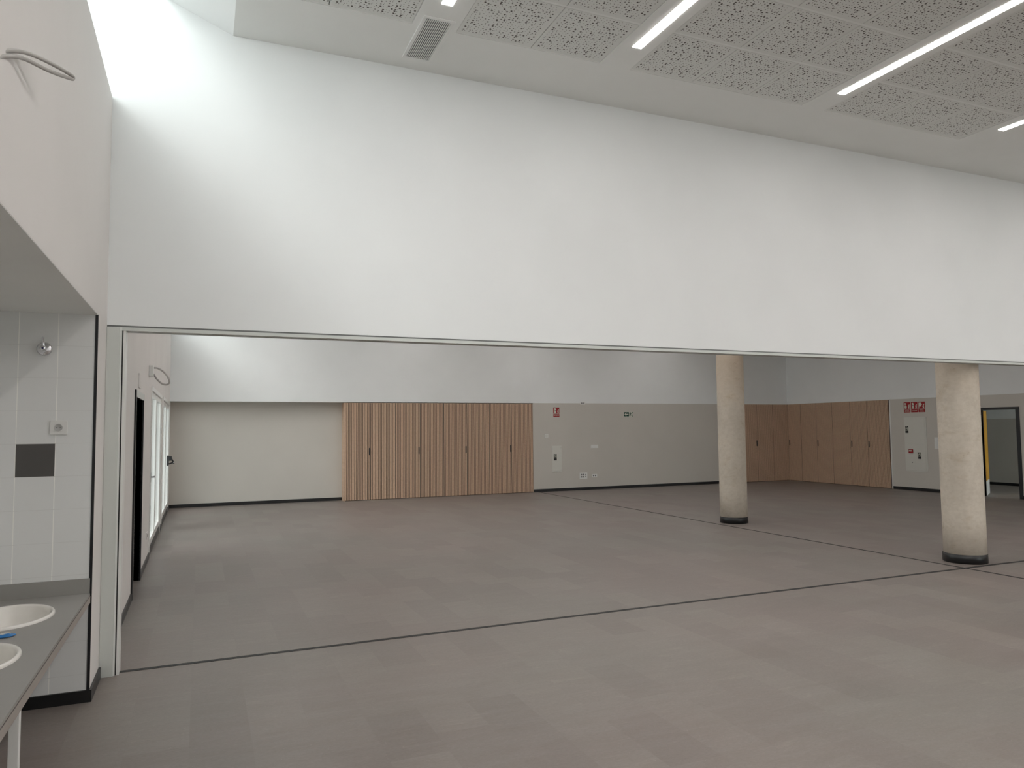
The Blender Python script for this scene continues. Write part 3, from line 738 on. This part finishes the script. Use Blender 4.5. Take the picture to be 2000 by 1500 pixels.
# socket and valve on the tiles
t_ = thing('wall_socket', 'white single wall socket on the tiles above the dark tile', 'socket', on_front(-.843, 1.621, YT))
MB().box(0, .094, 0, .086, 0, .011, 'plastic', .004).build('plate', t_)
MB().box(.022, .072, .020, .066, .0112, .0125, 'plastic', .001).build('insert', t_)
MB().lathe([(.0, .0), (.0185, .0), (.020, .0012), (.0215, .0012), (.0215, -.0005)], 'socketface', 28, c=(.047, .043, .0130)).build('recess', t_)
MB().lathe([(.0, 0), (.0025, 0), (.0025, .0006), (0, .0006)], 'label', 10, c=(.038, .043, .0146)).lathe([(.0, 0), (.0025, 0), (.0025, .0006), (0, .0006)], 'label', 10, c=(.056, .043, .0146)).build('pin_holes', t_)
t_ = thing('stop_valve', 'chrome stop valve with upright lever on the tiles', 'valve', on_front(-.884, 2.145, YT))
MB().lathe([(.0, 0), (.042, 0), (.041, .006), (.034, .014), (.018, .018), (.0, .018)], 'chrome', 40).build('rosette', t_)
MB().lathe([(.0, .016), (.016, .016), (.017, .045), (.013, .052), (.0, .053)], 'chrome', 28).build('valve_body', t_)
MB().tube([(0, .004, .040), (0, .03, .043), (0, .052, .050), (0, .066, .058)], lambda u: .0105-.005*u, 'chrome').build('lever', t_)
MB().lathe([(.0, .0532), (.006, .0532), (.005, .0555), (.0, .056)], 'bluedot', 16).build('cap', t_, label='dark blue cap')

# looped conduits
def loopfix(label, box, pts, r):
    t_ = thing('cable_outlet_box', label, 'cable outlet', frame(box[:3], (0, 1, 0), (0, 0, 1)))
    wd, ht, dp = box[3:]
    MB().box(0, wd, 0, ht, 0, dp, 'plastic', .006).build('box', t_)
    mi = t_.matrix_world.inverted()
    MB().tube([mi @ Vector(p) for p in pts], r, 'conduit').build('looped_conduit', t_, label='grey conduit bent in a loop')
def ray(px, py, y):
    d = fw*fpx + rt*(px-1000) - up*(py-750); k = y/d.y
    return CAM+d*k
ly = 10.3
pts = [Vector((XL+.04, ly-.02, 2.42))]+[ray(a_, b_, ly) for a_, b_ in ((299, 719), (307, 719), (318, 725), (327, 735), (331, 746), (326, 751), (316, 749), (306, 740), (300, 731))]+[Vector((XL+.03, ly-.02, 2.345))]
loopfix('white cable outlet with a conduit loop above the glazed doors', (XL, 10.14, 2.33, .13, .135, .05), pts, .011)
pts = [Vector((XL+.04, 2.34, 2.78))]+[ray(a_, b_, y_) for a_, b_, y_ in ((-30, 112, 2.68), (0, 102, 2.75), (25, 99, 2.82), (60, 106, 2.92), (105, 127, 3.05), (138, 146, 3.17), (143, 153, 3.2), (136, 153, 3.17), (95, 138, 3.02), (45, 114, 2.86), (12, 110, 2.76), (-5, 112, 2.70), (-35, 126, 2.62))]+[Vector((XL+.04, 2.32, 2.72))]
loopfix('conduit loop on the near left wall at the upper left edge', (XL, 2.24, 2.68, .13, .135, .05), pts, .0068)

# ------------------------------------------------------------------ washbasin counter
ZW = .650
ctr = MB().box(XO, -.607, .52, YT, ZW-.014, ZW, 'counter')
co = ctr.build('washbasin_counter')
basins = [(-.930, 4.705), (-.930, 3.875)]
for (bx, by) in basins:
    cut = MB().lathe([(1, -.1), (1, .1)], 'counter', 64, sx=.197, sy=.265, c=(bx, by, ZW), cap0=True, cap1=True, smooth=False).build('cutter')
    md = co.modifiers.new('b', 'BOOLEAN'); md.object = cut; md.operation = 'DIFFERENCE'; md.solver = 'EXACT'
    bpy.context.view_layer.update()
    me = bpy.data.meshes.new_from_object(co.evaluated_get(bpy.context.evaluated_depsgraph_get()))
    co.modifiers.clear(); co.data = me; bpy.data.objects.remove(cut)
co.name = 'worktop'
tc_ = thing('washbasin_counter', 'low grey washbasin counter with a thick front edge in the tiled niche', 'counter')
co.parent = tc_
MB().box(-.612, -.605, .52, YT-.001, ZW-.058, ZW-.018, 'edge').box(-.640, -.612, .52, YT-.001, ZW-.058, ZW-.014, 'edge').build('front_edge', tc_, label='taupe front edge band')
MB().box(-.612, -.6065, .52, YT-.001, ZW-.018, ZW-.014, 'joint').build('joint_line', tc_, label='thin dark brown joint line')
MB().box(XO+.001, -.609, YT-.013, YT-.0005, ZW, ZW+.091, 'counter').build('backsplash', tc_, label='low grey upstand against the tiles')
for y in (3.36, .9): MB().box(-.650, -.616, y, y+.034, 0, ZW-.058, 'frame', .002).build('leg', tc_, label='white square steel leg')
for (bx, by), lb in zip(basins, ('white oval washbasin farther along the counter, beside the tiles', 'nearer white oval washbasin cropped by the left edge')):
    t_ = thing('washbasin', lb, 'washbasin', Matrix.Translation((bx, by, ZW)), 'oval drop-in washbasins')
    prof = [(1.0, .0), (1.0, .006), (.985, .0125), (.955, .015), (.925, .0125), (.905, .004), (.885, -.015), (.85, -.05), (.76, -.10), (.60, -.128), (.35, -.14), (.10, -.145), (.0, -.145)]
    bb = MB().lathe(prof[:-1], 'ceramic', 96, sx=.216, sy=.287)
    bb.lathe([(.10, -.145), (.001, -.145)], 'ceramic', 24, sx=.216, sy=.287)
    bb.build('bowl', t_)
    MB().lathe([(.0, -.1435), (.022, -.1435), (.024, -.141), (.018, -.1405), (.0, -.1415)], 'chrome', 24).build('drain', t_, label='chrome drain')
    ov = MB(); ov.tube([(.183+.001*cos(q*pi/5)*0-.002*abs(cos(q*pi/5)), .016*cos(q*pi/5), -.030+.010*sin(q*pi/5)) for q in range(11)], .0014, 'ceramic', 6); ov.build('overflow_ring', t_)
    f_ = thing('faucet', 'chrome basin tap behind the '+('farther' if by > 4 else 'nearer')+' oval washbasin', 'tap', Matrix.Translation((-1.185, by, ZW)))
    MB().lathe([(.0, 0), (.026, 0), (.026, .006), (.022, .010), (.022, .085), (.018, .095), (.0, .096)], 'chrome', 28).build('tap_body', f_)
    MB().tube([(.01, 0, .05), (.05, 0, .075), (.10, 0, .082), (.125, 0, .070)], .011, 'chrome').build('spout', f_)
    MB().lathe([(.0, .0965), (.019, .0965), (.020, .115), (.014, .122), (.0, .123)], 'chrome', 24).build('push_button', f_)
# small wrapped packet on the counter
pk = thing('wrapped_packet', 'small blue and white plastic packet lying on the counter between basins', 'packet', frame((-.865, 4.292, ZW+.001), (.97, .26, 0), (-.26, .97, 0)))
n = 14
b = MB(); i_ = b._m('blue'); j_ = b._m('paper'); k_ = b._m('navy')
gr_ = {}
for u in range(n+1):
    for v in range(7):
        x = -.10+.155*u/n; q = v/6
        tap = 1-max(0, (x-.02)/.036)**1.5*.9 if x > .02 else 1
        y = (q-.5)*.075*tap
        z = .002+.014*sin(pi*q)*tap*(1+.15*sin(u*1.7+v))
        gr_[u, v] = b.bm.verts.new((x, y, z))
for u in range(n):
    for v in range(6):
        f = b.bm.faces.new((gr_[u, v], gr_[u+1, v], gr_[u+1, v+1], gr_[u, v+1])); f.smooth = True
        f.material_index = i_ if v < 2 else (j_ if v < 5 else k_)
        if u >= n-2: f.material_index = k_ if v > 2 else i_
lo = [gr_[u, 0] for u in range(n+1)]+[gr_[n, v] for v in range(1, 7)]+[gr_[u, 6] for u in range(n-1, -1, -1)]+[gr_[0, v] for v in range(5, 0, -1)]
b.bm.faces.new(lo[::-1]).material_index = i_
b.build('wrapper', pk)
